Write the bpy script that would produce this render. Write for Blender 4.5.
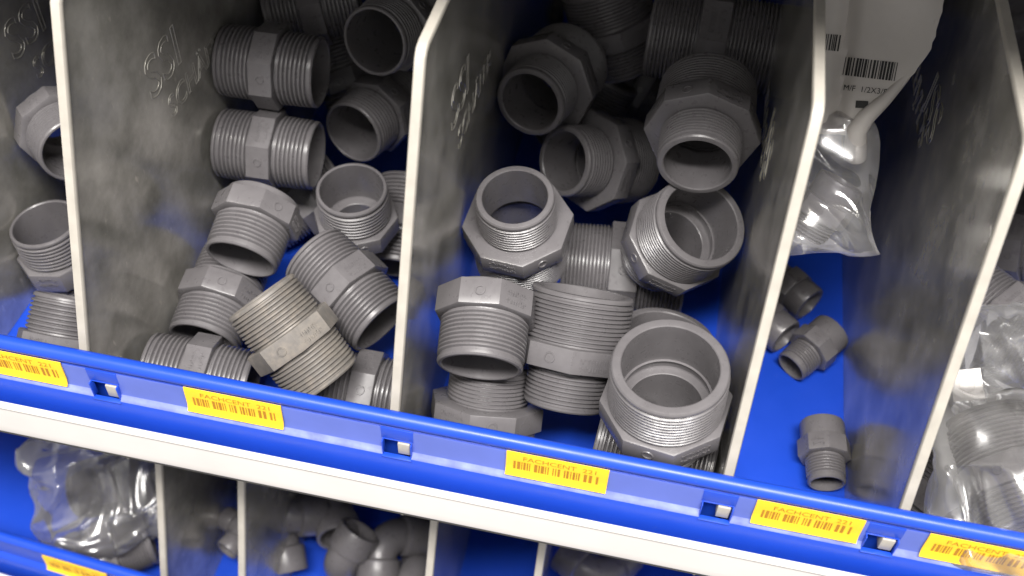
import bpy, math, random
from mathutils import Vector, Matrix, noise

for o in list(bpy.data.objects):
    bpy.data.objects.remove(o)
SC = bpy.context.scene
COL = SC.collection
MM = 0.001

# ------------------------------------------------------------------ camera
CAM_POS = Vector((259.95, -236.15, 505.58))            # millimetres
CAM_R = Vector((0.97840462, 0.20368664, 0.035159))
CAM_D = Vector((0.17440152, -0.72219735, -0.6693393))
CAM_F = Vector((-0.11094374, 0.66101645, -0.74212448))
cam_data = bpy.data.cameras.new('camera')
cam = bpy.data.objects.new('camera', cam_data)
COL.objects.link(cam)
R, U, B = CAM_R, -CAM_D, -CAM_F
cam.matrix_world = Matrix(((R.x, U.x, B.x, CAM_POS.x * MM), (R.y, U.y, B.y, CAM_POS.y * MM),
                           (R.z, U.z, B.z, CAM_POS.z * MM), (0, 0, 0, 1)))
cam_data.sensor_fit = 'HORIZONTAL'
cam_data.sensor_width = 36.0
cam_data.lens = 36.0 * 1034.6 / 1024.0
cam_data.clip_start = 0.01
cam_data.clip_end = 50
cam_data.dof.use_dof = True
cam_data.dof.focus_distance = 0.52
cam_data.dof.aperture_fstop = 7.0
SC.camera = cam

# ------------------------------------------------------------------ world, lights, exposure
world = bpy.data.worlds.new('world'); SC.world = world
world.use_nodes = True
bg = world.node_tree.nodes['Background']
bg.inputs[0].default_value = (1.0, 0.975, 0.95, 1)
bg.inputs[1].default_value = 0.54

def area(name, loc, target, sx, sy, power, color):
    d = bpy.data.lights.new(name, 'AREA'); d.shape = 'RECTANGLE'
    d.size = sx; d.size_y = sy; d.energy = power; d.color = color
    o = bpy.data.objects.new(name, d); COL.objects.link(o)
    o.location = loc
    o.rotation_euler = (Vector(target) - Vector(loc)).to_track_quat('-Z', 'Y').to_euler()
    return o
area('ceiling_tube_light', (0.35, -0.75, 2.0), (0.2, 0.1, 0.05), 1.5, 0.35, 92, (1.0, 0.965, 0.925))
SC.view_settings.view_transform = 'Standard'
SC.view_settings.look = 'None'
SC.view_settings.gamma = 1
SC.view_settings.use_curve_mapping = False
SC.view_settings.exposure = 0.35

# ------------------------------------------------------------------ materials
def nodes_of(name):
    m = bpy.data.materials.new(name); m.use_nodes = True
    nt = m.node_tree
    return m, nt, nt.nodes['Principled BSDF']
def noise_node(nt, scale, detail=4, rough=.6, coord='Object'):
    tc = nt.nodes.new('ShaderNodeTexCoord'); n = nt.nodes.new('ShaderNodeTexNoise')
    n.inputs['Scale'].default_value = scale; n.inputs['Detail'].default_value = detail
    n.inputs['Roughness'].default_value = rough
    nt.links.new(tc.outputs[coord], n.inputs['Vector'])
    return n
def ramp(nt, src, stops):
    r = nt.nodes.new('ShaderNodeValToRGB')
    while len(r.color_ramp.elements) < len(stops): r.color_ramp.elements.new(.5)
    for e, (p, c) in zip(r.color_ramp.elements, stops):
        e.position = p; e.color = c if len(c) == 4 else (*c, 1)
    nt.links.new(src, r.inputs[0])
    return r
def g(v): return (v, v, v)
def bump(nt, p, src, strength, dist):
    b = nt.nodes.new('ShaderNodeBump'); b.inputs['Strength'].default_value = strength
    b.inputs['Distance'].default_value = dist
    nt.links.new(src, b.inputs['Height']); nt.links.new(b.outputs[0], p.inputs['Normal'])

def mat_plain(name, col, rough=.5, metal=0, spec=.5, var=.08, scale=60, bmp=0):
    m, nt, p = nodes_of(name)
    n = noise_node(nt, scale)
    r = ramp(nt, n.outputs[0], [(.3, tuple(c * (1 - var) for c in col)), (.7, tuple(min(1, c * (1 + var)) for c in col))])
    nt.links.new(r.outputs[0], p.inputs['Base Color'])
    p.inputs['Roughness'].default_value = rough; p.inputs['Metallic'].default_value = metal
    p.inputs['Specular IOR Level'].default_value = spec
    if bmp: bump(nt, p, n.outputs[0], bmp, .0003)
    return m

def mat_pvc(name, lo, hi, rough=.31, dust=0):
    m, nt, p = nodes_of(name)
    oi = nt.nodes.new('ShaderNodeObjectInfo')
    n = noise_node(nt, 45, 5, .65)
    r = ramp(nt, n.outputs[0], [(.3, lo), (.72, hi)])
    mx = nt.nodes.new('ShaderNodeMixRGB'); mx.blend_type = 'MULTIPLY'; mx.inputs[0].default_value = 1
    rr = ramp(nt, oi.outputs['Random'], [(0, g(.9)), (1, g(1.0))])
    nt.links.new(r.outputs[0], mx.inputs[1]); nt.links.new(rr.outputs[0], mx.inputs[2])
    out = mx.outputs[0]
    if dust:
        n2 = noise_node(nt, 130, 6, .7)
        f = ramp(nt, n2.outputs[0], [(.45, g(0)), (.7, g(dust))])
        m2 = nt.nodes.new('ShaderNodeMixRGB'); m2.inputs[2].default_value = (.42, .36, .29, 1)
        nt.links.new(f.outputs[0], m2.inputs[0]); nt.links.new(out, m2.inputs[1]); out = m2.outputs[0]
    nt.links.new(out, p.inputs['Base Color'])
    n3 = noise_node(nt, 220, 3)
    rf = ramp(nt, n3.outputs[0], [(.3, g(rough - .07)), (.7, g(rough + .1))])
    nt.links.new(rf.outputs[0], p.inputs['Roughness'])
    p.inputs['Specular IOR Level'].default_value = .5
    bump(nt, p, n3.outputs[0], .05, .0002)
    return m

def mat_galv(name):
    m, nt, p = nodes_of(name)
    n = noise_node(nt, 30, 7, .62)
    tc = nt.nodes.new('ShaderNodeTexCoord'); mp = nt.nodes.new('ShaderNodeMapping')
    mp.inputs['Scale'].default_value = (1, 1, .35)
    nt.links.new(tc.outputs['Object'], mp.inputs[0])
    n2 = nt.nodes.new('ShaderNodeTexNoise'); n2.inputs['Scale'].default_value = 240; n2.inputs['Detail'].default_value = 4
    nt.links.new(mp.outputs[0], n2.inputs['Vector'])
    c = ramp(nt, n.outputs[0], [(.30, (.30, .292, .262)), (.5, (.47, .455, .415)), (.7, (.66, .64, .595))])
    s = ramp(nt, n2.outputs[0], [(.66, g(0)), (.74, g(.5))])
    mx = nt.nodes.new('ShaderNodeMixRGB'); mx.inputs[2].default_value = (.85, .8, .7, 1)
    nt.links.new(s.outputs[0], mx.inputs[0]); nt.links.new(c.outputs[0], mx.inputs[1])
    nt.links.new(mx.outputs[0], p.inputs['Base Color'])
    rf = ramp(nt, n.outputs[0], [(.3, g(.17)), (.7, g(.27))])
    nt.links.new(rf.outputs[0], p.inputs['Roughness'])
    p.inputs['Metallic'].default_value = .62
    bump(nt, p, n2.outputs[0], .03, .0002)
    return m

def mat_blue(name, col, rough):
    m, nt, p = nodes_of(name)
    n = noise_node(nt, 25, 6, .6)
    r = ramp(nt, n.outputs[0], [(.3, tuple(c * .92 for c in col)), (.7, col)])
    n2 = noise_node(nt, 150, 5, .7)
    s = ramp(nt, n2.outputs[0], [(.70, g(0)), (.78, g(.35))])
    mx = nt.nodes.new('ShaderNodeMixRGB'); mx.inputs[2].default_value = (.45, .5, .85, 1)
    nt.links.new(s.outputs[0], mx.inputs[0]); nt.links.new(r.outputs[0], mx.inputs[1])
    nt.links.new(mx.outputs[0], p.inputs['Base Color'])
    rf = ramp(nt, n.outputs[0], [(.3, g(rough - .05)), (.7, g(rough + .08))])
    nt.links.new(rf.outputs[0], p.inputs['Roughness'])
    bump(nt, p, n.outputs[0], .08, .001)
    return m

def mat_film(name, base=.14, tint=(.95, .95, .97), white=.25, rough=.16):
    m = bpy.data.materials.new(name); m.use_nodes = True; nt = m.node_tree
    nt.nodes.remove(nt.nodes['Principled BSDF'])
    out = nt.nodes['Material Output']
    tr = nt.nodes.new('ShaderNodeBsdfTransparent'); tr.inputs[0].default_value = (*tint, 1)
    gl = nt.nodes.new('ShaderNodeBsdfGlossy'); gl.inputs['Roughness'].default_value = rough
    gl.inputs[0].default_value = (.95, .95, .95, 1)
    df = nt.nodes.new('ShaderNodeBsdfTranslucent'); df.inputs[0].default_value = (.85, .84, .83, 1)
    d2 = nt.nodes.new('ShaderNodeBsdfDiffuse'); d2.inputs[0].default_value = (.85, .84, .83, 1)
    a = nt.nodes.new('ShaderNodeMixShader'); a.inputs[0].default_value = .5
    nt.links.new(df.outputs[0], a.inputs[1]); nt.links.new(d2.outputs[0], a.inputs[2])
    b = nt.nodes.new('ShaderNodeMixShader'); b.inputs[0].default_value = white
    nt.links.new(gl.outputs[0], b.inputs[1]); nt.links.new(a.outputs[0], b.inputs[2])
    lw = nt.nodes.new('ShaderNodeFresnel'); lw.inputs[0].default_value = 1.5
    n = noise_node(nt, 55, 3)
    ad = nt.nodes.new('ShaderNodeMath'); ad.operation = 'MULTIPLY_ADD'
    ad.inputs[1].default_value = base * 1.2; nt.links.new(n.outputs[0], ad.inputs[0])
    nt.links.new(lw.outputs[0], ad.inputs[2])
    ad.use_clamp = True
    mix = nt.nodes.new('ShaderNodeMixShader')
    nt.links.new(ad.outputs[0], mix.inputs[0]); nt.links.new(tr.outputs[0], mix.inputs[1]); nt.links.new(b.outputs[0], mix.inputs[2])
    nt.links.new(mix.outputs[0], out.inputs[0])
    return m

M = dict(
    pvc=mat_pvc('grey_pvc', (.118, .111, .116), (.160, .152, .158)),
    pvc_worn=mat_pvc('worn_grey_pvc', (.14, .13, .12), (.20, .185, .17), .45, .28),
    pvc_dark=mat_pvc('dark_grey_pvc', (.07, .07, .074), (.10, .10, .105), .4),
    galv=mat_galv('galvanised_steel'),
    edge=mat_plain('cream_edge_trim', (.40, .375, .33), .5, var=.1, scale=90),
    blue=mat_blue('blue_enamel', (.012, .066, .55), .36),
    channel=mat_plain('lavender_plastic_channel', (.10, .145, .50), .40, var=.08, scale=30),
    ledge=mat_plain('worn_highlight_ledge', (.20, .24, .58), .3, var=.3, scale=90),  # paler than the channel: bend highlight painted in, mottled with edge wear
    bead=mat_plain('white_enamel_highlight', (.82, .79, .75), .3, var=.03, scale=20),  # lighter copy of the rail white, painting the highlight along its top edge
    white=mat_plain('white_enamel', (.66, .635, .615), .38, var=.04, scale=20),
    yellow=mat_plain('yellow_label_card', (.92, .56, .02), .5, var=.04, scale=40),
    ink=mat_plain('brown_label_ink', (.40, .18, .006), .6),
    black=mat_plain('black_print', (.02, .02, .02), .6),
    paper=mat_plain('white_printed_film', (.56, .53, .50), .5, var=.06, scale=40, bmp=.2),
    film=mat_film('clear_plastic_film', .34, white=.45),
    film2=mat_film('milky_plastic_film', .36, (.9, .9, .9), .5, .22),
    steel=mat_plain('dark_shelf_steel', (.07, .068, .066), .5, var=.1, scale=20),
    concrete=mat_plain('aisle_concrete', (.42, .41, .40), .45, var=.12, scale=6),
)

# ------------------------------------------------------------------ mesh helpers (lengths in mm)
def mesh_of(name, verts, faces, mat, sharp=32, smooth=True):
    me = bpy.data.meshes.new(name)
    me.from_pydata([tuple(c * MM for c in v) for v in verts], [], faces)
    me.update()
    if smooth:
        me.polygons.foreach_set('use_smooth', [True] * len(me.polygons))
        me.set_sharp_from_angle(angle=math.radians(sharp))
    me.materials.append(mat)
    return me
def obj(name, me, parent=None, matrix=None):
    o = bpy.data.objects.new(name, me); COL.objects.link(o)
    if parent: o.parent = parent
    if matrix is not None: o.matrix_local = matrix
    return o
def empty(name, matrix=None):
    o = bpy.data.objects.new(name, None); COL.objects.link(o); o.empty_display_size = .01
    if matrix is not None: o.matrix_world = matrix
    return o
def tag(o, label, cat, group=None, kind=None):
    if label: o['label'] = label
    if cat: o['category'] = cat
    if group: o['group'] = group
    if kind: o['kind'] = kind
    return o
def box_vf(x0, x1, y0, y1, z0, z1, bev=0):
    if not bev:
        v = [(x, y, z) for x in (x0, x1) for y in (y0, y1) for z in (z0, z1)]
        f = [(0, 1, 3, 2), (4, 6, 7, 5), (0, 4, 5, 1), (2, 3, 7, 6), (0, 2, 6, 4), (1, 5, 7, 3)]
        return v, f
    import bmesh
    bm = bmesh.new()
    bmesh.ops.create_cube(bm, size=1)
    for w in bm.verts:
        w.co = Vector(((x0 + x1) / 2 + w.co.x * (x1 - x0), (y0 + y1) / 2 + w.co.y * (y1 - y0), (z0 + z1) / 2 + w.co.z * (z1 - z0)))
    bmesh.ops.bevel(bm, geom=list(bm.edges), offset=bev, segments=2, affect='EDGES', profile=.5)
    bm.verts.index_update()
    v = [tuple(w.co) for w in bm.verts]; f = [tuple(w.index for w in p.verts) for p in bm.faces]
    bm.free()
    return v, f
def join(*vfs):
    V, F = [], []
    for v, f in vfs:
        n = len(V); V += list(v); F += [tuple(i + n for i in q) for q in f]
    return V, F
def lathe(profile, seg=64, closed=False, cap=False):
    """profile: (radius, z[, 8]) ; a third value makes the ring an octagon with that across-flats radius"""
    V, F = [], []
    for p in profile:
        for k in range(seg):
            a = 2 * math.pi * k / seg
            r = p[0]
            if len(p) > 2:
                d = ((a + math.pi / 8) % (math.pi / 4)) - math.pi / 8
                r = p[0] / math.cos(d)
            V.append((r * math.cos(a), r * math.sin(a), p[1]))
    n = len(profile)
    for i in range(n if closed else n - 1):
        j = (i + 1) % n
        for k in range(seg):
            l = (k + 1) % seg
            F.append((i * seg + k, i * seg + l, j * seg + l, j * seg + k))
    return V, F
def sweep(path, r, seg=8, cap=True):
    """tube along a list of points; r a number or list"""
    V, F = [], []
    P = [Vector(p) for p in path]
    up = None
    for i, p in enumerate(P):
        t = (P[min(i + 1, len(P) - 1)] - P[max(i - 1, 0)]).normalized()
        if up is None: up = t.orthogonal().normalized()
        up = (up - t * up.dot(t)).normalized(); s = t.cross(up)
        rr = r[i] if isinstance(r, (list, tuple)) else r
        for k in range(seg):
            a = 2 * math.pi * k / seg
            V.append(tuple(p + (up * math.cos(a) + s * math.sin(a)) * rr))
    for i in range(len(P) - 1):
        for k in range(seg):
            l = (k + 1) % seg
            F.append((i * seg + k, i * seg + l, (i + 1) * seg + l, (i + 1) * seg + k))
    if cap:
        F.append(tuple(range(seg))[::-1]); F.append(tuple((len(P) - 1) * seg + k for k in range(seg)))
    return V, F
def text_vf(body, size, outline=0, extrude=0):
    cu = bpy.data.curves.new('lettering', 'FONT'); cu.body = body; cu.size = size
    cu.resolution_u = 3
    if outline:
        cu.fill_mode = 'NONE'; cu.bevel_depth = outline; cu.bevel_resolution = 1
    cu.extrude = extrude
    o = bpy.data.objects.new('lettering', cu); COL.objects.link(o)
    dg = bpy.context.evaluated_depsgraph_get()
    me = bpy.data.meshes.new_from_object(o.evaluated_get(dg))
    V = [tuple(v.co) for v in me.vertices]; F = [tuple(p.vertices) for p in me.polygons]
    bpy.data.objects.remove(o); bpy.data.curves.remove(cu); bpy.data.meshes.remove(me)
    return V, F
def at(px, py, z):
    d = CAM_F + CAM_R * ((px - 512) / 1034.6) + CAM_D * ((py - 288) / 1034.6)
    return CAM_POS + d * ((z - CAM_POS.z) / d.z)

# ------------------------------------------------------------------ setting around the shelf
o = obj('floor', mesh_of('floor', *box_vf(-3000, 3500, -3200, 900, -1210, -1200), M['concrete']))
tag(o, 'pale concrete aisle floor below the shelving', None, kind='structure')
o = obj('wall_back', mesh_of('wall_back', *box_vf(-900, 1300, 570, 580, -1200, 900), M['steel']))
tag(o, 'dark steel back panel behind the bins', None, kind='structure')
o = obj('ceiling', mesh_of('ceiling', *box_vf(-900, 1300, 52, 570, 424, 444), M['steel']))
tag(o, 'underside of the next shelf above the bins', None, kind='structure')

# ------------------------------------------------------------------ trays
LIP = [(29.5, 101.0)]
XL, XR = -420, 760
SLOTS = {True: [14.0, 164.0, 317.6, 392.3], False: []}
def front_panel(slots):
    prof = [(30.5, 97.6), (28.2, 96.0), (28.0, 92.5), (28.0, 87.0), (28.0, 80.6), (25.6, 78.4), (24.6, 76.6), (24.0, 72), (22.5, 50), (23, 40), (64, -1)]
    xs = [XL]
    for s in slots: xs += [s - 7, s + 7]
    xs.append(XR)
    V, F = [], []
    for x in xs:
        for y, z in prof: V.append((x, y, z))
    n = len(prof)
    for i in range(len(xs) - 1):
        for k in range(n - 1):
            if i % 2 == 1 and k in (3, 4, 5): continue
            F.append((i * n + k, (i + 1) * n + k, (i + 1) * n + k + 1, i * n + k + 1))
    # inner skin and slot pockets
    V2 = [(x, y, z) for x in (XL, XR) for (y, z) in ((31.5, 97.6), (32.5, 36), (66, 0))]
    return join((V, F), (V2, [(0, 1, 4, 3), (1, 2, 5, 4)]))
def slot_vf(s):
    # raised rim round one slot
    return join(box_vf(s - 7.4, s + 7.4, 23.8, 26.4, 75.8, 76.8, .3), box_vf(s - 7.4, s + 7.4, 27.1, 28.6, 86.8, 87.4, .2),
                box_vf(s - 7.4, s - 6.8, 25.0, 28.6, 76.2, 87.2, .2), box_vf(s + 6.8, s + 7.4, 25.0, 28.6, 76.2, 87.2, .2),
                box_vf(s - 8, s + 8, 27.4, 28.2, 87.2, 96.0, .2))
def strip(a, b, prof, th):
    V, F = [], []
    for off in (0, th):
        for x in (a, b):
            for y, z in prof: V.append((x, y + off, z))
    n = len(prof)
    for o in (0, 2 * n):
        F += [(o + k, o + n + k, o + n + k + 1, o + k + 1) for k in range(n - 1)]
    for x in (0, n):
        F += [(x + k, x + k + 1, x + k + 1 + 2 * n, x + k + 2 * n) for k in range(n - 1)]
    for k in (0, n - 1):
        F.append((k, k + n, k + 3 * n, k + 2 * n))
    return V, F
def tray(root_loc, label, slots, rz=0):
    root = empty('shelf_tray', Matrix.Translation(Vector(root_loc) * MM) @ Matrix.Rotation(math.radians(rz), 4, 'Z'))
    tag(root, label, 'tray')
    obj('floor_panel', mesh_of('floor_panel', *box_vf(XL, XR, 64, 560, -1.5, 0), M['blue']), root)
    fp = obj('front_panel', mesh_of('front_panel', *front_panel(slots), M['blue'], 40), root)
    obj('rolled_rim', mesh_of('rolled_rim', *sweep([(XL, 30.2, 101), (XR, 30.2, 101)], 3.7, 20), M['blue']), root)
    obj('back_panel', mesh_of('back_panel', *box_vf(XL, XR, 558, 560, 0, 40), M['blue']), root)
    if slots:
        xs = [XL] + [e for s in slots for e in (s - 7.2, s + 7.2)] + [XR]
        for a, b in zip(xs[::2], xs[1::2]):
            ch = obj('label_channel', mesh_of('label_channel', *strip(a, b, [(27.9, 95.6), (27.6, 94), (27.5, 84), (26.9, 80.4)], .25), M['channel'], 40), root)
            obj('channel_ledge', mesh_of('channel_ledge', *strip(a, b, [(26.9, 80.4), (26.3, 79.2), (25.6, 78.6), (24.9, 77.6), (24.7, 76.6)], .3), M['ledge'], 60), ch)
    for s in slots:
        obj('slot_frame', mesh_of('slot_frame', *slot_vf(s), M['blue']), fp)
    return root
tray((0, 0, 0), 'blue enamelled steel tray holding the grey threaded fittings, upper of the two', SLOTS[True])
LOW = -251
tray((0, 0, LOW), 'blue enamelled steel tray below the white rail, lower of the two', [], -4.0)

# white shelf beam carrying the upper tray
def beam(label, dz, rz=0):
    prof = [(17.5, 64), (16.2, 63.4), (16.0, 62.2), (16.1, 45), (15.6, 41), (15.8, 40.0), (16.6, 39.2), (18.5, 38.6), (18.5, 37.4), (40, 37.4)]
    V, F = [], []
    for x in (XL, XR):
        for y, z in prof: V.append((x, y, z))
    n = len(prof)
    F = [(k, k + n, k + n + 1, k + 1) for k in range(n - 1)]
    root = empty('shelf_rail', Matrix.Translation((0, 0, dz * MM)) @ Matrix.Rotation(math.radians(rz), 4, 'Z'))
    tag(root, label, 'rail')
    obj('rail_face', mesh_of('rail_face', V, F, M['white'], 50), root)
    obj('rail_top_bead', mesh_of('rail_top_bead', *sweep([(XL, 17.0, 64.2), (XR, 17.0, 64.2)], 1.9, 14), M['bead']), root)
    obj('rail_bottom_lip', mesh_of('rail_bottom_lip', *box_vf(XL, XR, 18, 40, 34.4, 36.3), M['steel']), root)
    return root
beam('white enamelled front rail running under the upper blue tray', 0)
beam('white enamelled front rail under the lower blue tray, bottom left corner', LOW, -4.0)

# ------------------------------------------------------------------ dividers
LEAN = 0.409
def divider_meshes(th, strip, H=256.0):
    YB = 545.0
    yz = [(8, 20), (H * LEAN, H), (YB, H), (YB, 0.2), (32.5, 0.2), (32.5, 80)]
    y0 = 100 * LEAN + 1
    yz = [(36, 0.3), (36, 85), (H * LEAN + 1.5, H), (YB, H), (YB, 0.3)]
    V = [(-th / 2, y, z) for y, z in yz] + [(th / 2, y, z) for y, z in yz]
    n = len(yz)
    F = [tuple(range(n)), tuple(range(2 * n - 1, n - 1, -1))] + [(k, k + n, (k + 1) % n + n, (k + 1) % n) for k in range(n)]
    panel = mesh_of('divider_panel', V, F, M['galv'], 30)
    # edge strip: rounded flat bead along the leaning front edge and the top edge
    path = [(86 * LEAN, 86), (150 * LEAN, 150), (225 * LEAN, 225), (H * LEAN - 1.2, H - 3), (H * LEAN + 1.5, H - .3), (H * LEAN + 5, H + .6), (180, H + .6), (300, H + .6), (YB, H + .6)]
    sec = [(-1, -.5), (-.8, -1), (.8, -1), (1, -.5), (1, .5), (.8, 1), (-.8, 1), (-1, .5)]
    SV, SF = [], []
    for i, (y, z) in enumerate(path):
        a = path[max(i - 1, 0)]; b = path[min(i + 1, len(path) - 1)]
        t = Vector((b[0] - a[0], b[1] - a[1])).normalized(); nrm = Vector((-t.y, t.x))
        for sx, sn in sec:
            SV.append((sx * strip / 2, y + nrm.x * sn * 1.6, z + nrm.y * sn * 1.6))
    m = len(sec)
    for i in range(len(path) - 1):
        for k in range(m):
            l = (k + 1) % m
            SF.append((i * m + k, i * m + l, (i + 1) * m + l, (i + 1) * m + k))
    SF.append(tuple(range(m))); SF.append(tuple((len(path) - 1) * m + k for k in range(m)))
    edge = mesh_of('divider_edge', SV, SF, M['edge'], 40)
    return panel, edge
PANEL, EDGE = divider_meshes(1.4, 5.0)
PANEL_LOW, EDGE_LOW = divider_meshes(1.4, 5.0, 232.0)
LOGO_BIG = mesh_of('embossed_logo', *[x for x in text_vf('SSI', 34, .28)], M['galv'])
LOGO_SMALL = mesh_of('embossed_name', *[x for x in text_vf('SCHÄFER', 19, .24)], M['galv'])
TAB = mesh_of('locking_tab', *box_vf(-.8, 5.2, 26.4, 38, 77.6, 86.2, .4), M['edge'])
def divider(x, label, side=0, logo=(150, 170), z=0, slot=None, group=None, yoff=0):
    root = empty('bin_divider', Matrix.Translation(Vector((x, yoff, z)) * MM))
    tag(root, label, 'divider', group)
    pn = obj('panel', PANEL if z == 0 else PANEL_LOW, root); obj('edge_strip', EDGE if z == 0 else EDGE_LOW, root)
    if slot is not None:
        obj('locking_tab', TAB, root, Matrix.Translation(((slot - x + 1) * MM, 0, 0)))
    if side:
        y, zz = logo
        for me, dy, dz, nm in ((LOGO_BIG, 0, 0, 'embossed_logo'), (LOGO_SMALL, 14, -22, 'embossed_name')):
            if side > 0:    # on the +x face, reading towards the back
                rot = Matrix(((0, 0, 1), (1, 0, 0), (0, 1, 0))).to_4x4()
            else:
                rot = Matrix(((0, 0, -1), (1, 0, 0), (0, -1, 0))).to_4x4()
            obj(nm, me, pn, Matrix.Translation((side * .75 * MM, (y + dy) * MM, (zz + dz) * MM)) @ rot)
    return root
divider(-112, 'galvanised divider plate at the far left edge, cut off by the picture', 1, (195, 138))
divider(0, 'scratched galvanised divider with cream edge left of the tightly piled nipples', 1, (150, 165), slot=14)
divider(160, 'galvanised divider with cream edge between the nipple bin and the reducer bin', 1, (150, 176), slot=164)
divider(320, 'galvanised divider with cream edge right of the large reducing fittings', -1, (190, 165), slot=317.6)
divider(400, 'galvanised divider with cream edge mirroring the two loose adapters, right side', -1, (215, 185), slot=392.3)
divider(-18, 'lower divider right of the crumpled bag below the white rail', z=LOW, yoff=6)
divider(40, 'lower divider left of the heap of grey elbows', z=LOW, yoff=2)
divider(168, 'lower divider right of the heap of grey elbows', z=LOW, yoff=-7)
divider(236, 'lower divider at the bottom middle, rightmost of the lower four', z=LOW, yoff=-12)

# ------------------------------------------------------------------ yellow labels
def label_pt(u, v, w=49.0, off=.35):
    """u along the label (mm), v down the label (0..16 mm)"""
    prof = [(0, 27.9, 97.0), (2, 27.6, 95.0), (12.5, 27.2, 84.6), (15.2, 26.5, 81.9), (17, 25.2, 80.4)]
    for (a, y0, z0), (b, y1, z1) in zip(prof, prof[1:]):
        if v <= b or b == 17:
            t = (v - a) / (b - a)
            return (u, y0 + (y1 - y0) * t - off, z0 + (z1 - z0) * t)
def price_label(x0, w, label, seed, base=None):
    rnd = random.Random(7)
    root = empty('shelf_label', (base or Matrix()) @ Matrix.Translation((x0 * MM, 0, 0)))
    tag(root, label, 'label', 'yellow barcode labels on the blue tray lip')
    vs = [0, 2, 6, 9.5, 12.5, 15.2, 16.6]
    V, F = [], []
    for off in (.75, .25):
        for v in vs:
            for u in (0, w): V.append(label_pt(u, v, w, off))
    n = len(vs) * 2
    for k in range(len(vs) - 1):
        F.append((2 * k, 2 * k + 2, 2 * k + 3, 2 * k + 1)); F.append((n + 2 * k, n + 2 * k + 1, n + 2 * k + 3, n + 2 * k + 2))
    for k in range(len(vs) - 1):
        for s in (0, 1):
            F.append((2 * k + s, 2 * k + 2 + s, n + 2 * k + 2 + s, n + 2 * k + s))
    F += [(0, 1, n + 1, n), (n - 2, n - 1, 2 * n - 1, 2 * n - 2)]
    card = obj('label_card', mesh_of('label_card', V, F, M['yellow'], 30), root)
    tv, tf = text_vf('FACHCENT  221', 4.3)
    wx = max(p[0] for p in tv); k = (w * .72) / wx
    tv = [label_pt(w * .16 + p[0] * k, 4.9 - p[1] * 1.0, w, .85) for p in tv]
    obj('label_text', mesh_of('label_text', tv, tf, M['ink'], smooth=False), card)
    BV, BF = [], []
    u = w * .075
    while u < w * .925:
        bw = rnd.choice((.5, .7, 1.1, 1.5))
        i = len(BV)
        for v in (6.2, 9.0, 12.4):
            BV += [label_pt(u, v, w, .84), label_pt(u + bw, v, w, .84)]
        BF += [(i, i + 2, i + 3, i + 1), (i + 2, i + 4, i + 5, i + 3)]
        u += bw + rnd.choice((.5, .7, .9, 1.9))
    obj('barcode', mesh_of('barcode', BV, BF, M['ink'], smooth=False), card)
price_label(-56, 49.5, 'yellow barcode label at the left end of the blue lip', 1)
price_label(57.3, 49.5, 'yellow barcode label below the pile of double nipples', 2)
price_label(217.3, 48.5, 'yellow barcode label below the large reducing fittings', 3)
price_label(333.7, 48.5, 'yellow barcode label below the two loose small adapters', 4)
price_label(410.3, 50.0, 'yellow barcode label overlapped by the bag at right', 5)

price_label(-104, 49.0, 'yellow barcode label on the lower tray at the bottom left corner', 6, Matrix.Translation((0, 0, LOW * MM)) @ Matrix.Rotation(math.radians(-4), 4, 'Z'))

# ------------------------------------------------------------------ fittings
def thread_end(R, Ri, zc, L, pitch, sgn=1, Ri0=None):
    """one threaded end from the collar (z=0) to z=L with a bore; Ri0 = bore radius at the collar (step)"""
    prof = []
    d = .62 * pitch
    prof.append((R - d, 0)); prof.append((R - d, zc + .8))
    z = zc + .8; rim = 2.6
    while z + pitch < L - rim:
        tp = (z - zc) / 40.0
        prof += [(R - d - tp, z + .04 * pitch), (R - tp, z + .34 * pitch), (R - tp, z + .68 * pitch), (R - d - tp, z + .98 * pitch)]
        z += pitch
    tp = (z - zc) / 40.0
    prof += [(R - d - tp, L - rim), (R - .25 - tp, L - rim + .35), (R - .35 - tp, L - 1.0), (R - 1.0 - tp, L - .15), (R - 1.5 - tp, L), (Ri + .5, L), (Ri, L - .5)]
    if Ri0 is not None and abs(Ri0 - Ri) > .3:
        prof += [(Ri, 1.0), (Ri - .5, .4), (Ri0 + .4, .3), (Ri0, 0)]
    else:
        prof += [(Ri, L * .5), (Ri, 0)]
    if sgn < 0: prof = [(r, -z) for r, z in prof]
    v, f = lathe(prof, 64)
    if sgn > 0: pass
    else: f = [tuple(reversed(q)) for q in f]
    return v, f
def collar(AF, Rin, t, bev=.7):
    h = t / 2
    prof = [(Rin, h), (AF - bev - .6, h, 8), (AF - .15, h - bev * .7, 8), (AF, h - bev * 1.3, 8), (AF, -h + bev * 1.3, 8), (AF - .15, -h + bev * .7, 8), (AF - bev - .6, -h, 8), (Rin, -h)]
    return lathe(prof, 64)
def ring_mark(r):
    return lathe([(r - .9, 0), (r - .8, .45), (r - .2, .45), (r, 0)], 24)
def letter_mark(seed, n, w, h):
    # tiny raised moulded strokes, too fine to read
    rnd = random.Random(seed); parts = []
    for row in range(2):
        x = -w / 2
        while x < w / 2:
            bw = rnd.uniform(.5, 1.1)
            y0 = (row - .5) * h - .2 * h
            if rnd.random() < .6: parts.append(box_vf(x, x + .35, y0 - h * .3, y0 + h * .3, 0, .3))
            parts.append(box_vf(x, x + bw, y0 + rnd.choice((-.3, 0, .3)) * h - .15, y0 + rnd.choice((.3,)) * h * .0 + .15 + 0, 0, .3))
            x += bw + rnd.uniform(.35, .8)
    return join(*parts)

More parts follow.
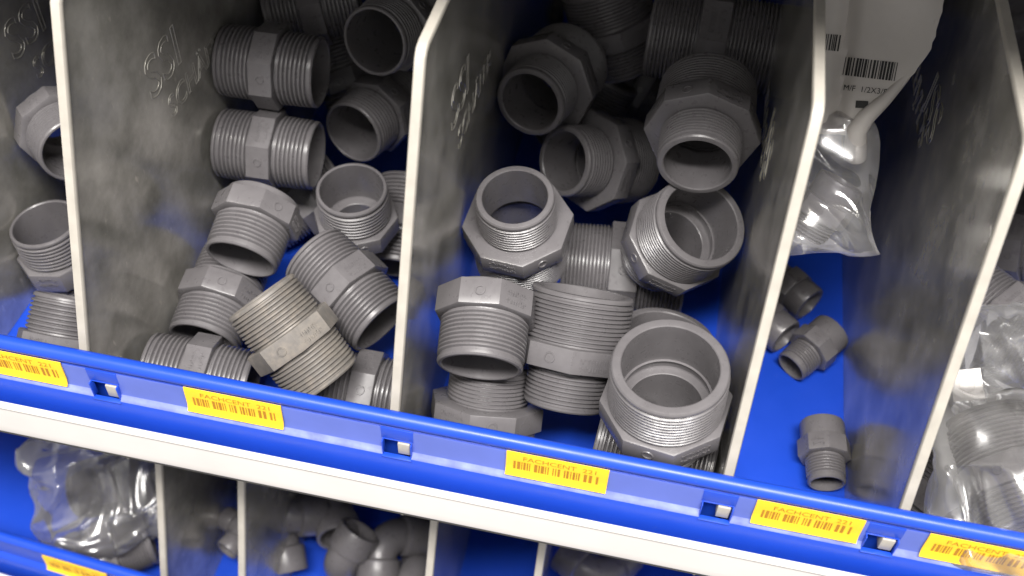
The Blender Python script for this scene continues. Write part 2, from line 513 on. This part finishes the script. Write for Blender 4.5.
FIT = {}
def define(kind, RA, RB, LA, LB, t, AF, bore, pitch, mat, markr):
    RiA, RiB = RA * bore, RB * bore
    d = {}
    step = min(RiA, RiB)
    d['A'] = mesh_of(kind + '_end_a', *thread_end(RA, RiA, t / 2, LA, pitch, 1, step), mat, 25)
    d['B'] = mesh_of(kind + '_end_b', *thread_end(RB, RiB, t / 2, LB, pitch, -1, step), mat, 25)
    d['C'] = mesh_of(kind + '_collar', *collar(AF, min(RA, RB) * .94, t), mat, 25)
    d['ring'] = mesh_of(kind + '_ring', *ring_mark(markr), mat, 30)
    d['let'] = mesh_of(kind + '_letters', *letter_mark(5, 8, AF * .5, t * .3), mat, smooth=False)
    d['AF'] = AF
    FIT[kind] = d
define('nip', 21.5, 21.5, 29.4, 29.4, 14.6, 23.4, .86, 2.55, M['pvc'], 2.7)
define('short', 21.5, 21.5, 28.8, 28.8, 13.0, 23.4, .86, 2.3, M['pvc_worn'], 2.7)
define('big', 28, 28, 38, 38, 18, 30.0, .82, 2.3, M['pvc'], 3.2)
define('nip2', 22.5, 22.5, 32.6, 32.6, 14.6, 24.0, .85, 2.2, M['pvc'], 2.7)
def define_bush(kind, R, L, t, back, AF, bore, pitch, mat, markr):
    define(kind, R, R, L, L, t, AF, bore, pitch, mat, markr)
    d = FIT[kind]; h = t / 2; b = R * .6
    d['A'] = mesh_of(kind + '_end_a', *thread_end(R, R * bore, h, L, pitch, 1, b), mat, 25)
    d['B'] = mesh_of(kind + '_back', *[x for x in lathe([(b, 0), (b, -back + .6), (b + .6, -back), (R - 1, -back), (R - .2, -back + .8), (R - .2, -h + .5)], 64)], mat, 30)
define_bush('bush', 22.5, 32, 14.4, 8.6, 24.4, .85, 2.2, M['pvc'], 2.7)
define_bush('bushs', 21.5, 29, 13, 11, 23.6, .86, 2.5, M['pvc'], 2.7)
define('red', 22.5, 28, 28.5, 33, 13.0, 29.3, .80, 2.2, M['pvc'], 3.0)

def fit_matrix(P, ax, spin):
    P = Vector(P); z = Vector(ax).normalized()
    tc = CAM_POS - P
    x = (tc - z * tc.dot(z)).normalized(); y = z.cross(x)
    m = Matrix(((x.x, y.x, z.x, 0), (x.y, y.y, z.y, 0), (x.z, y.z, z.z, 0), (0, 0, 0, 1)))
    return Matrix.Translation(P * MM) @ m @ Matrix.Rotation(math.radians(spin), 4, 'Z')
def facet(AF, k, side=1):
    a = k * math.pi / 4
    n = Vector((math.cos(a), math.sin(a), 0)); t = Vector((0, 0, 1)); b = n.cross(t)
    return Matrix(((t.x, -b.x, n.x, n.x * AF * MM), (t.y, -b.y, n.y, n.y * AF * MM), (t.z, -b.z, n.z, n.z * AF * MM), (0, 0, 0, 1)))
def fitting(kind, P, ax, spin, name, label, group, cat='pipe fitting'):
    d = FIT[kind]
    root = empty(name, fit_matrix(P, ax, spin)); tag(root, label, cat, group)
    obj('threaded_end', d['A'], root); obj('back_rim' if kind.startswith('bu') else 'threaded_end', d['B'], root); col = obj('octagon_collar', d['C'], root)
    obj('moulded_mark', d['ring'], col, facet(d['AF'], 0))
    obj('moulded_lettering', d['let'], col, facet(d['AF'], 7) @ Matrix.Rotation(math.pi / 2, 4, 'Z'))
    obj('moulded_mark', d['ring'], col, facet(d['AF'], 3))
    return root

POSE = {
 'H1': ('nip', (-87.44, 145.71, 32.26), (-0.1037, -0.014, 0.9945)),
 'H2': ('bushs', (-87.8, 184.82, 104.01), (0.7302, -0.6806, 0.0597)),
 'H3': ('nip', (-54.11, 80.71, 30.92), (0.0035, 0.7778, 0.6284)),
 'F1': ('nip', (31.17, 233.22, 135.06), (0.9987, 0.0494, -0.0124)),
 'F2': ('nip', (31.66, 209.44, 90.96), (0.9975, 0.065, -0.0268)),
 'F3': ('nip', (95.56, 275.79, 144.71), (-0.1937, -0.9444, 0.2658)),
 'F4': ('nip', (80.8, 271.51, 80.83), (-0.2804, -0.9512, 0.1286)),
 'F5': ('bushs', (91.95, 186.58, 66.56), (0.0036, -0.0998, 0.995)),
 'F6': ('bushs', (44.37, 156.24, 87.68), (-0.0275, -0.9562, -0.2913)),
 'F7': ('nip', (24.97, 128.82, 41.61), (-0.0037, -0.9773, -0.2117)),
 'F8': ('nip', (32.49, 76.6, 32.9), (0.989, 0.0854, -0.121)),
 'F9': ('short', (89.85, 84.44, 74.86), (0.6837, -0.3531, -0.6386)),
 'F10': ('nip', (103.5, 132.33, 66.21), (0.8327, -0.4859, -0.2654)),
 'F11': ('nip', (123.25, 96.01, 22.78), (0.9983, 0.0409, -0.0407)),
 'F12': ('nip', (110.04, 217.95, 36.95), (0.0653, -0.8889, -0.4535)),
 'F13': ('nip', (33.47, 299.39, 134.77), (0.9262, 0.3492, 0.1422)),
 'F14': ('nip', (37.42, 232.53, 29.29), (0.6757, 0.6586, 0.3312)),
 'F15': ('nip', (45.46, 314.94, 70.5), (0.4374, -0.4396, -0.7845)),
 'G1': ('red', (189.19, 279.49, 118.47), (-0.2264, -0.9598, 0.1659)),
 'G2': ('red', (224.86, 262.52, 77.96), (-0.6252, -0.661, 0.415)),
 'G3': ('red', (221.75, 348.82, 117.62), (0.4266, -0.2188, -0.8776)),
 'G4': ('big', (282.89, 317.67, 140.53), (0.9996, -0.0263, 0.012)),
 'G5': ('red', (284.1, 224.2, 145.65), (-0.0033, -0.996, -0.0895)),
 'G6': ('red', (192.22, 177.93, 93.21), (-0.0698, -0.1897, 0.9794)),
 'G7': ('red', (280.82, 198.75, 82.03), (-0.3604, 0.3117, -0.8792)),
 'G8': ('big', (253.58, 220.02, 28.48), (0.9957, 0.0883, 0.0296)),
 'G9': ('red', (236.66, 107.15, 78.36), (0.0023, -0.6668, -0.7452)),
 'G10': ('red', (286.59, 66.26, 102.34), (0.0662, 0.0553, -0.9963)),
 'G11': ('bush', (190.56, 102.7, 106.6), (0.1015, -0.9316, -0.349)),
 'G12': ('red', (194.99, 87.34, 39.56), (-0.0362, 0.6023, 0.7974)),
 'G13': ('red', (290.21, 76.98, 43.8), (0.9967, -0.0797, -0.0117)),
 'G14': ('red', (283.86, 135.73, 30.92), (-0.0536, -0.2834, -0.9575)),
 'G16': ('red', (242.14, 397.46, 37.02), (0.9259, -0.2118, -0.3129)),
 'G17': ('red', (211.14, 346.75, 49.03), (0.3756, 0.431, 0.8205)),
 'C1': ('adp', (384.11, 121.9, 14.2), (0.1115, -0.985, -0.1321)),
 'C2': ('adp', (377.65, 197.06, 14.54), (-0.616, -0.7604, -0.2057)),
 'C3': ('adp', (362.27, 245.31, 12.52), (-0.7627, 0.6454, 0.0408)),
 'C4': ('adp', (348.01, 213.99, 12.34), (-0.7664, 0.6418, 0.0286)),
 'J1': ('nip2', (470.53, 193.55, 68.38), (0.7374, -0.6752, -0.0162)),
 'J2': ('nip2', (459.14, 145.93, 30.21), (0.8792, -0.3119, 0.3602)),
 'J3': ('nip2', (454.15, 72.25, 86.96), (0.3487, -0.9229, -0.1632)),
 'J4': ('nip2', (439.82, 87.55, 32.84), (0.4189, 0.6384, 0.6457)),
 'J5': ('nip2', (501.29, 285.86, 41.55), (0.8012, -0.4416, 0.4039)),
 'J6': ('nip2', (472.3, 214.64, 24.4), (0.4458, -0.8416, -0.3049)),
 'J7': ('nip2', (516.31, 382.44, 34.08), (0.1574, -0.9815, -0.1091)),
 'J8': ('nip2', (502.12, 394.77, 80.55), (0.811, -0.3952, 0.4314)),
 'J9': ('nip2', (514.96, 485.09, 70.49), (0.145, -0.917, -0.3716)),
}
GN, GR = 'equal double nipples piled in the left bins', 'large reducing fittings in the middle bin'
INFO = {
 'F1': (22, 'grey double nipple lying across the top left, above its twin by the scratched divider'),
 'F2': (22, 'grey double nipple lying just below its twin by the scratched divider'),
 'F3': (10, 'dark grey nipple with open mouth beside the top bend of the cream edge'),
 'F4': (10, 'grey nipple opening down left, right of the two stacked twins'),
 'F5': (5, 'grey threaded bush standing on end with its mouth upward near the blue floor'),
 'F6': (-20, 'grey threaded bush tilted down left whose mouth overlaps the nipple in front'),
 'F7': (8, 'grey nipple with a raised round mark, tucked under the mouth of another'),
 'F8': (25, 'grey nipple lying along the blue lip at the left corner of its bin'),
 'F9': (22, 'worn dusty brownish nipple lying diagonally on top of the pile'),
 'F10': (15, 'grey nipple pointing down right behind the dusty diagonal one'),
 'F11': (0, 'grey nipple lying along the blue lip beside the cream divider edge'),
 'F12': (15, 'grey nipple half hidden behind the cream edge of the second divider'),
 'F13': (20, 'dark nipple at the top edge between the twins and the open mouth'),
 'F14': (0, 'shadowed nipple buried between the lower twin and the pile'),
 'F15': (12, 'shadowed nipple buried behind the upper twin'),
 'G1': (15, 'dark reducer with its small mouth facing out at the upper left of the middle bin'),
 'G2': (20, 'reducer facing left below the dark open one, in the back half of the middle bin'),
 'G3': (20, 'dark reducer standing upright at the top edge of the middle bin'),
 'G4': (22.5, 'large dark finely threaded nipple lying across the top right of the middle bin'),
 'G5': (22, 'reducer with its small mouth pointing down at the right of the middle bin'),
 'G6': (22, 'reducer with wide octagonal collar, small mouth upward, left of the middle bin'),
 'G7': (12, 'reducer showing its wide mouth and inner ring, leaning right against the divider'),
 'G8': (0, 'shadowed nipple with fine threads wedged in the centre of the middle bin'),
 'G9': (22, 'reducer standing upright, wide thread on top, centre front of the middle bin'),
 'G10': (10, 'brightly lit reducer with the biggest open mouth, front right of the middle bin'),
 'G11': (10, 'grey threaded bush facing down at the front left of the middle bin'),
 'G12': (8, 'reducer with broad octagonal collar just behind the lip, front left of the middle bin'),
 'G13': (15, 'reducer lying beneath the one with the biggest open mouth'),
 'G14': (0, 'reducer mostly hidden behind the one with the biggest open mouth'),
 'G16': (0, 'dark reducer deep at the back of the middle bin'),
 'G17': (0, 'dark reducer deep behind the left-facing open one'),
 'H1': (5, 'grey nipple leaning with its mouth up left, leftmost bin'),
 'H2': (12, 'grey threaded bush partly hidden by the first cream divider edge'),
 'H3': (10, 'grey nipple standing at the lip in the leftmost bin'),
}
def lip_name(k):
    k = ('bu',) if k.startswith('bu') else k
    return {'n': 'double_nipple', 'bu': 'threaded_bush', 's': 'double_nipple', 'b': 'double_nipple', 'r': 'reducing_fitting'}[k[0]]
for key, (kind, P, ax) in POSE.items():
    if key in INFO:
        sp, lab = INFO[key]
        fitting(kind, P, ax, sp, lip_name(kind), lab, GN if key[0] in 'FH' else GR)

# nipples under the leaning bush of the leftmost bin
fitting('nip', (-62, 196, 24), (.92, .38, 0), 5, 'double_nipple', 'shadowed nipple on the floor of the leftmost bin behind the first divider', GN)
fitting('nip', (-50, 190, 71), (.55, .83, 0), 10, 'double_nipple', 'shadowed nipple supporting the bush in the leftmost bin', GN)
# fittings deep at the back
for p, z, ax, sp, kind, lab, grp in [
        ((522, 8), 28, (.8, .55, 0), 12, 'red', 'dark reducer at the top edge beside the second divider', GR),
        ((505, 62), 28, (.3, .95, 0), 5, 'red', 'dark reducer in shadow behind the open one beside the second divider', GR)]:
    fitting(kind, at(*p, z), ax, sp, lip_name(kind), lab, grp)

# small adapters (socket, octagon grip, short male thread)
ADP = {}
def build_adapter():
    m = M['pvc']
    ADP['thread'] = mesh_of('adapter_thread', *thread_end(11, 8.6, 5.5, 21, 1.75, 1, 8.6), m, 25)
    ADP['grip'] = mesh_of('adapter_grip', *collar(13.6, 10, 11, .6), m, 25)
    ADP['socket'] = mesh_of('adapter_socket', *lathe([(12.4, 0), (12.6, -5.5), (12.6, -15.6), (12.1, -16.8), (11.4, -17), (10.3, -17), (10.0, -16.2), (9.9, -6), (8.6, -5), (8.6, 0)], 48), m, 30)
    ADP['let'] = mesh_of('adapter_letters', *letter_mark(9, 6, 6, 3.2), m, smooth=False)
build_adapter()
def adapter(P, ax, spin, label, group):
    root = empty('small_adapter', fit_matrix(P, ax, spin)); tag(root, label, 'pipe fitting', group)
    obj('threaded_end', ADP['thread'], root); gr = obj('octagon_grip', ADP['grip'], root); obj('socket', ADP['socket'], root)
    obj('moulded_lettering', ADP['let'], gr, facet(13.6, 0) @ Matrix.Rotation(math.pi / 2, 4, 'Z'))
    return root
AI = {'C1': (10, 'small grey adapter nearest the lip, lying thread forward on the bare blue floor'),
      'C2': (15, 'small grey adapter lying askew in the middle of the bare blue floor'),
      'C3': (0, 'small dark adapter peeking past the divider below the clear bag'),
      'C4': (0, 'small adapter almost hidden behind the divider, below another')}
for k, (sp, lab) in AI.items():
    kind, P, ax = POSE[k]
    adapter(P, ax, sp, lab, 'loose small adapters on the blue floor')

# ------------------------------------------------------------------ elbows in the lower tray
def bend_tube(r0, r1, Rb, n=12, seg=36):
    V, F = [], []
    rings = []
    for i in range(n + 1):
        a = math.pi / 2 * i / n
        c = Vector((Rb - Rb * math.cos(a), 0, Rb * math.sin(a))); dirx = Vector((math.cos(a), 0, -math.sin(a)))
        rings.append((c, dirx))
    for r in (r0, r1):
        for c, dx in rings:
            for k in range(seg):
                t = 2 * math.pi * k / seg
                V.append(tuple(c + dx * (r * math.cos(t)) + Vector((0, 1, 0)) * (r * math.sin(t))))
    m = n + 1
    for i in range(n):
        for k in range(seg):
            l = (k + 1) % seg
            F.append((i * seg + k, i * seg + l, (i + 1) * seg + l, (i + 1) * seg + k))
            F.append(((m + i) * seg + k, (m + i + 1) * seg + k, (m + i + 1) * seg + l, (m + i) * seg + l))
    return V, F
ELB = {'bend': mesh_of('elbow_bend', *bend_tube(12.5, 10, 17), M['pvc'], 40),
       'sock': mesh_of('elbow_socket', *lathe([(12.3, 1), (15, -.5), (15.4, -2), (15.4, -17), (14.9, -18), (13, -18), (12.4, -17.4), (12.2, -4), (10, -3), (10, 1)], 40), M['pvc'], 30)}
def elbow(loc, rot, label, s=1.0):
    root = empty('pipe_elbow', Matrix.Translation(Vector(loc) * MM) @ Matrix.Rotation(math.radians(rot[2]), 4, 'Z') @ Matrix.Rotation(math.radians(rot[1]), 4, 'Y') @ Matrix.Rotation(math.radians(rot[0]), 4, 'X') @ Matrix.Scale(s, 4))
    tag(root, label, 'pipe fitting', 'grey elbows in the lower tray')
    obj('bend', ELB['bend'], root); obj('socket', ELB['sock'], root)
    obj('socket', ELB['sock'], root, Matrix.Translation((17 * MM, 0, 17 * MM)) @ Matrix.Rotation(-math.pi / 2, 4, 'Y'))
    return root
EL = [((270, 500), -195, (80, 20, 30), 'grey elbow under the rail, leftmost of the lower heap against its divider'),
      ((283, 548), -222, (20, 60, 140), 'grey elbow at the left of the lower heap, second row'),
      ((338, 518), -205, (95, 10, 200), 'grey elbow in the middle of the lower heap under the rail'),
      ((345, 566), -225, (10, -40, 60), 'grey elbow at the bottom edge, centre of the lower heap'),
      ((402, 535), -212, (60, 30, 280), 'grey elbow at the right of the lower heap against its divider'),
      ((408, 588), -228, (20, 70, 100), 'grey elbow at the bottom edge, right of the lower heap')]
for (p, z, r, l) in EL:
    elbow(at(*p, z), r, l, 1.05)
elbow(at(236, 540, -215), (90, 0, 160), 'dark grey elbow poking out behind the lower divider', .6)
elbow(at(582, 566, -205), (90, 10, 60), 'grey elbow under the rail right of the last lower divider')

# ------------------------------------------------------------------ plastic bags
def pillow(w, h, d, nx, ny, amp, freq, seed, tuck=.0):
    V, F = [], []
    off = Vector((seed * 7.3, seed * 3.1, seed * 1.7))
    ca, sa = math.cos(seed * 1.3), math.sin(seed * 1.3)
    def crease(x, y, f, k):
        # long sharp folds running along one direction
        a, b = x * ca + y * sa, -x * sa + y * ca
        n = noise.noise(Vector((a * f, b * f * .3, k)) + off)
        return 1 - min(1, abs(n) * 3.2)
    def pt(u, v, s):
        e = max(0, (1 - abs(u) ** 3)) ** .5 * max(0, (1 - abs(v) ** 3)) ** .5
        x, y = u * w / 2, v * h / 2
        q = Vector((x, y, s * 12)) * freq + off
        z = s * d / 2 * e + noise.noise(q) * amp * 1.2
        z += s * amp * (.55 * crease(x, y, freq * 1.3, s * 3) + .35 * crease(y, x, freq * 2.0, 5 + s)) * (.35 + .65 * e)
        return Vector((x + noise.noise(q + Vector((11, 0, 0))) * amp * 1.3, y + noise.noise(q + Vector((0, 13, 0))) * amp * 1.3, z))
    idx = {}
    for s in (1, -1):
        for i in range(nx + 1):
            for j in range(ny + 1):
                u, v = -1 + 2 * i / nx, -1 + 2 * j / ny
                border = i in (0, nx) or j in (0, ny)
                if border and s == -1:
                    idx[(s, i, j)] = idx[(1, i, j)]; continue
                idx[(s, i, j)] = len(V); V.append(tuple(pt(u, v, s)))
    for s in (1, -1):
        for i in range(nx):
            for j in range(ny):
                q = (idx[(s, i, j)], idx[(s, i + 1, j)], idx[(s, i + 1, j + 1)], idx[(s, i, j + 1)])
                F.append(q if s == 1 else q[::-1])
    return V, F
def cam_basis(P, roll=0, tilt=(0, 0)):
    """a frame at P whose z looks back out of the bin, x along the shelf"""
    P = Vector(P)
    z = (CAM_POS - P).normalized()
    x = (CAM_R - z * CAM_R.dot(z)).normalized(); y = z.cross(x)
    m = Matrix(((x.x, y.x, z.x, 0), (x.y, y.y, z.y, 0), (x.z, y.z, z.z, 0), (0, 0, 0, 1)))
    return Matrix.Translation(P * MM) @ m @ Matrix.Rotation(math.radians(roll), 4, 'Z') @ Matrix.Rotation(math.radians(tilt[0]), 4, 'X') @ Matrix.Rotation(math.radians(tilt[1]), 4, 'Y')
def bag(P, w, h, d, roll, tilt, seed, label, amp=5, freq=.022, mat='film', group='clear plastic bags of fittings'):
    root = empty('plastic_bag', cam_basis(P, roll, tilt)); tag(root, label, 'bag', group)
    obj('bag_film', mesh_of('bag_film', *pillow(w, h, d, 64, 64, amp, freq, seed), M[mat], 75), root)
    return root

# printed bag at the back of the adapter bin
PB = Vector((366, 222, 205))
pb = empty('printed_bag', cam_basis(PB, -2, (0, 0)))
tag(pb, 'white printed bag with a barcode standing at the back of the adapter bin', 'bag')
def sheet_z(x, y):
    return 2.5 * math.sin(x * .09 + y * .03) + 3.0 * noise.noise(Vector((x * .03, y * .03, 2))) - 5 * math.exp(-((x + 21) / 3.5) ** 2)
def printed_sheet():
    # outline: straight left side, ragged slanting right side that ends in a fold near the bottom
    V, F = [], []
    rows = 30; cols = 20
    for s in (0, 1):
        for j in range(rows + 1):
            y = 52 - 88 * j / rows
            k = j / rows
            xr = 26 - 13 * k - (0 if k < .5 else ((k - .5) / .5) ** 1.1 * 22) + 1.0 * noise.noise(Vector((y * .4, 3, 1)))
            for i in range(cols + 1):
                x = -36 + (xr + 36) * i / cols
                e = 1 - (2 * i / cols - 1) ** 4
                V.append((x, y, sheet_z(x, y) - (s * 5 * e) - .3 * s))
    n = (rows + 1) * (cols + 1); c = cols + 1
    for s in (0, 1):
        for j in range(rows):
            for i in range(cols):
                q = (s * n + j * c + i, s * n + (j + 1) * c + i, s * n + (j + 1) * c + i + 1, s * n + j * c + i + 1)
                F.append(q if s == 0 else q[::-1])
    for j in range(rows):
        for i in (0, cols):
            F.append((j * c + i, (j + 1) * c + i, n + (j + 1) * c + i, n + j * c + i))
    return V, F
pp = obj('printed_panel', mesh_of('printed_panel', *printed_sheet(), M['paper'], 40), pb)
def on_sheet(vf, x0, y0, sc=1, rot=0):
    V, F = vf
    ca, sa = math.cos(rot), math.sin(rot)
    W = []
    for p in V:
        x = x0 + (p[0] * ca - p[1] * sa) * sc; y = y0 + (p[0] * sa + p[1] * ca) * sc
        W.append((x, y, sheet_z(x, y) + .45))
    return W, F
def bars(n, w, h, seed):
    rnd = random.Random(seed); parts = []; x = 0
    while x < w:
        bw = rnd.choice((.4, .7, 1.1))
        parts.append(([(x, 0, 0), (x + bw, 0, 0), (x + bw, h / 2, 0), (x, h / 2, 0), (x + bw, h, 0), (x, h, 0)], [(0, 1, 2, 3), (3, 2, 4, 5)]))
        x += bw + rnd.choice((.35, .5, .8))
    return join(*parts)
obj('barcode', mesh_of('barcode', *on_sheet(bars(14, 25, 9, 3), -21, -6, 1, -.08), M['black'], smooth=False), pp)
obj('barcode', mesh_of('barcode', *on_sheet(bars(5, 7, 8, 4), -31, 6, 1, -.06), M['black'], smooth=False), pp)
obj('bag_print', mesh_of('bag_print', *on_sheet(text_vf('M/F  1/2X3/8', 4.0), -20, -13.5, 1, -.06), M['black'], smooth=False), pp)
obj('bag_print', mesh_of('bag_print', *on_sheet(([(0, 0, 0), (6, 0, 0), (6, 3.6, 0), (0, 3.6, 0)], [(0, 1, 2, 3)]), -13, -22), M['black'], smooth=False), pp)
obj('folded_edge', mesh_of('folded_edge', *sweep([(20, 22, sheet_z(20, 22)), (16, 8, 0), (9, -6, -1), (1, -17, -1), (-7, -26, 0), (-11, -33, 0), (-11, -40, -4), (-10, -48, -10)], [.4, 1.6, 2.4, 3.4, 4.4, 5.2, 5.6, 5.0], 14), M['paper'], 60), pb)
# clear crumpled part of that bag
bag((352, 190, 150), 42, 74, 26, 8, (-20, 10), 3, 'clear crumpled bag hanging below the printed bag, with a small fitting inside', 7, .03)
kind, P, ax = POSE['C2']
adapter((352, 184, 138), (-.35, -.45, -.82), 20, 'small adapter seen through the crumpled clear bag', 'small adapters inside bags')

# bags in the right hand bin
JL = {'J1': 'dark fitting at the right edge above the bag with a white square',
      'J2': 'dark fitting inside the bag with a white square',
      'J3': 'dark fitting inside the bag lying over the lip',
      'J4': 'dark fitting low beside the rightmost divider edge',
      'J5': 'dark fitting at the right edge level with the middle of the last divider edge',
      'J6': 'dark fitting half hidden by the last divider edge behind the white square',
      'J7': 'dark nipple at the right edge beside the bend of the last divider',
      'J8': 'dark nipple at the right edge, second from the top beyond the last divider',
      'J9': 'dark nipple at the right edge, topmost beyond the last divider'}
for k, lab in JL.items():
    kind, P, ax = POSE[k]
    fitting(kind, P, ax, 10, 'double_nipple', lab, 'dark fittings in the right hand bin')
bag(at(998, 385, 82), 68, 80, 40, 10, (5, -5), 5, 'clear bag with a small white square label, right hand bin', 9, .034, 'film2')
b5 = bag(at(1006, 482, 98), 68, 82, 36, -12, (0, 0), 8, 'clear bag bulging over the blue lip at the right', 10, .036, 'film2')
sq = empty('square_sticker', cam_basis(at(967, 385, 112), 6)); tag(sq, 'white square sticker with a faint ring on the bag', 'sticker')
sc_ = obj('sticker_card', mesh_of('sticker_card', *box_vf(-7, 7, -7.5, 7.5, -.3, 0, 0), M['white']), sq)
obj('printed_ring', mesh_of('printed_ring', *lathe([(3.2, .02), (3.2, .12), (3.7, .12), (3.7, .02)], 28), M['paper']), sc_)
# bag in the lower left bin
bag(at(105, 490, -170), 95, 100, 40, 15, (10, 0), 12, 'crumpled clear bag in the lower left bin below the rail', 11, .034, 'film2')
for p, z, ax, lab in [((120, 482), -190, (.9, .3, .2), 'dark fitting inside the lower left bag, upper one'),
                      ((108, 552), -224, (.8, .6, .0), 'dark fitting inside the lower left bag, lower one')]:
    fitting('nip2', at(*p, z), ax, 10, 'double_nipple', lab, 'dark fittings in the lower bag')
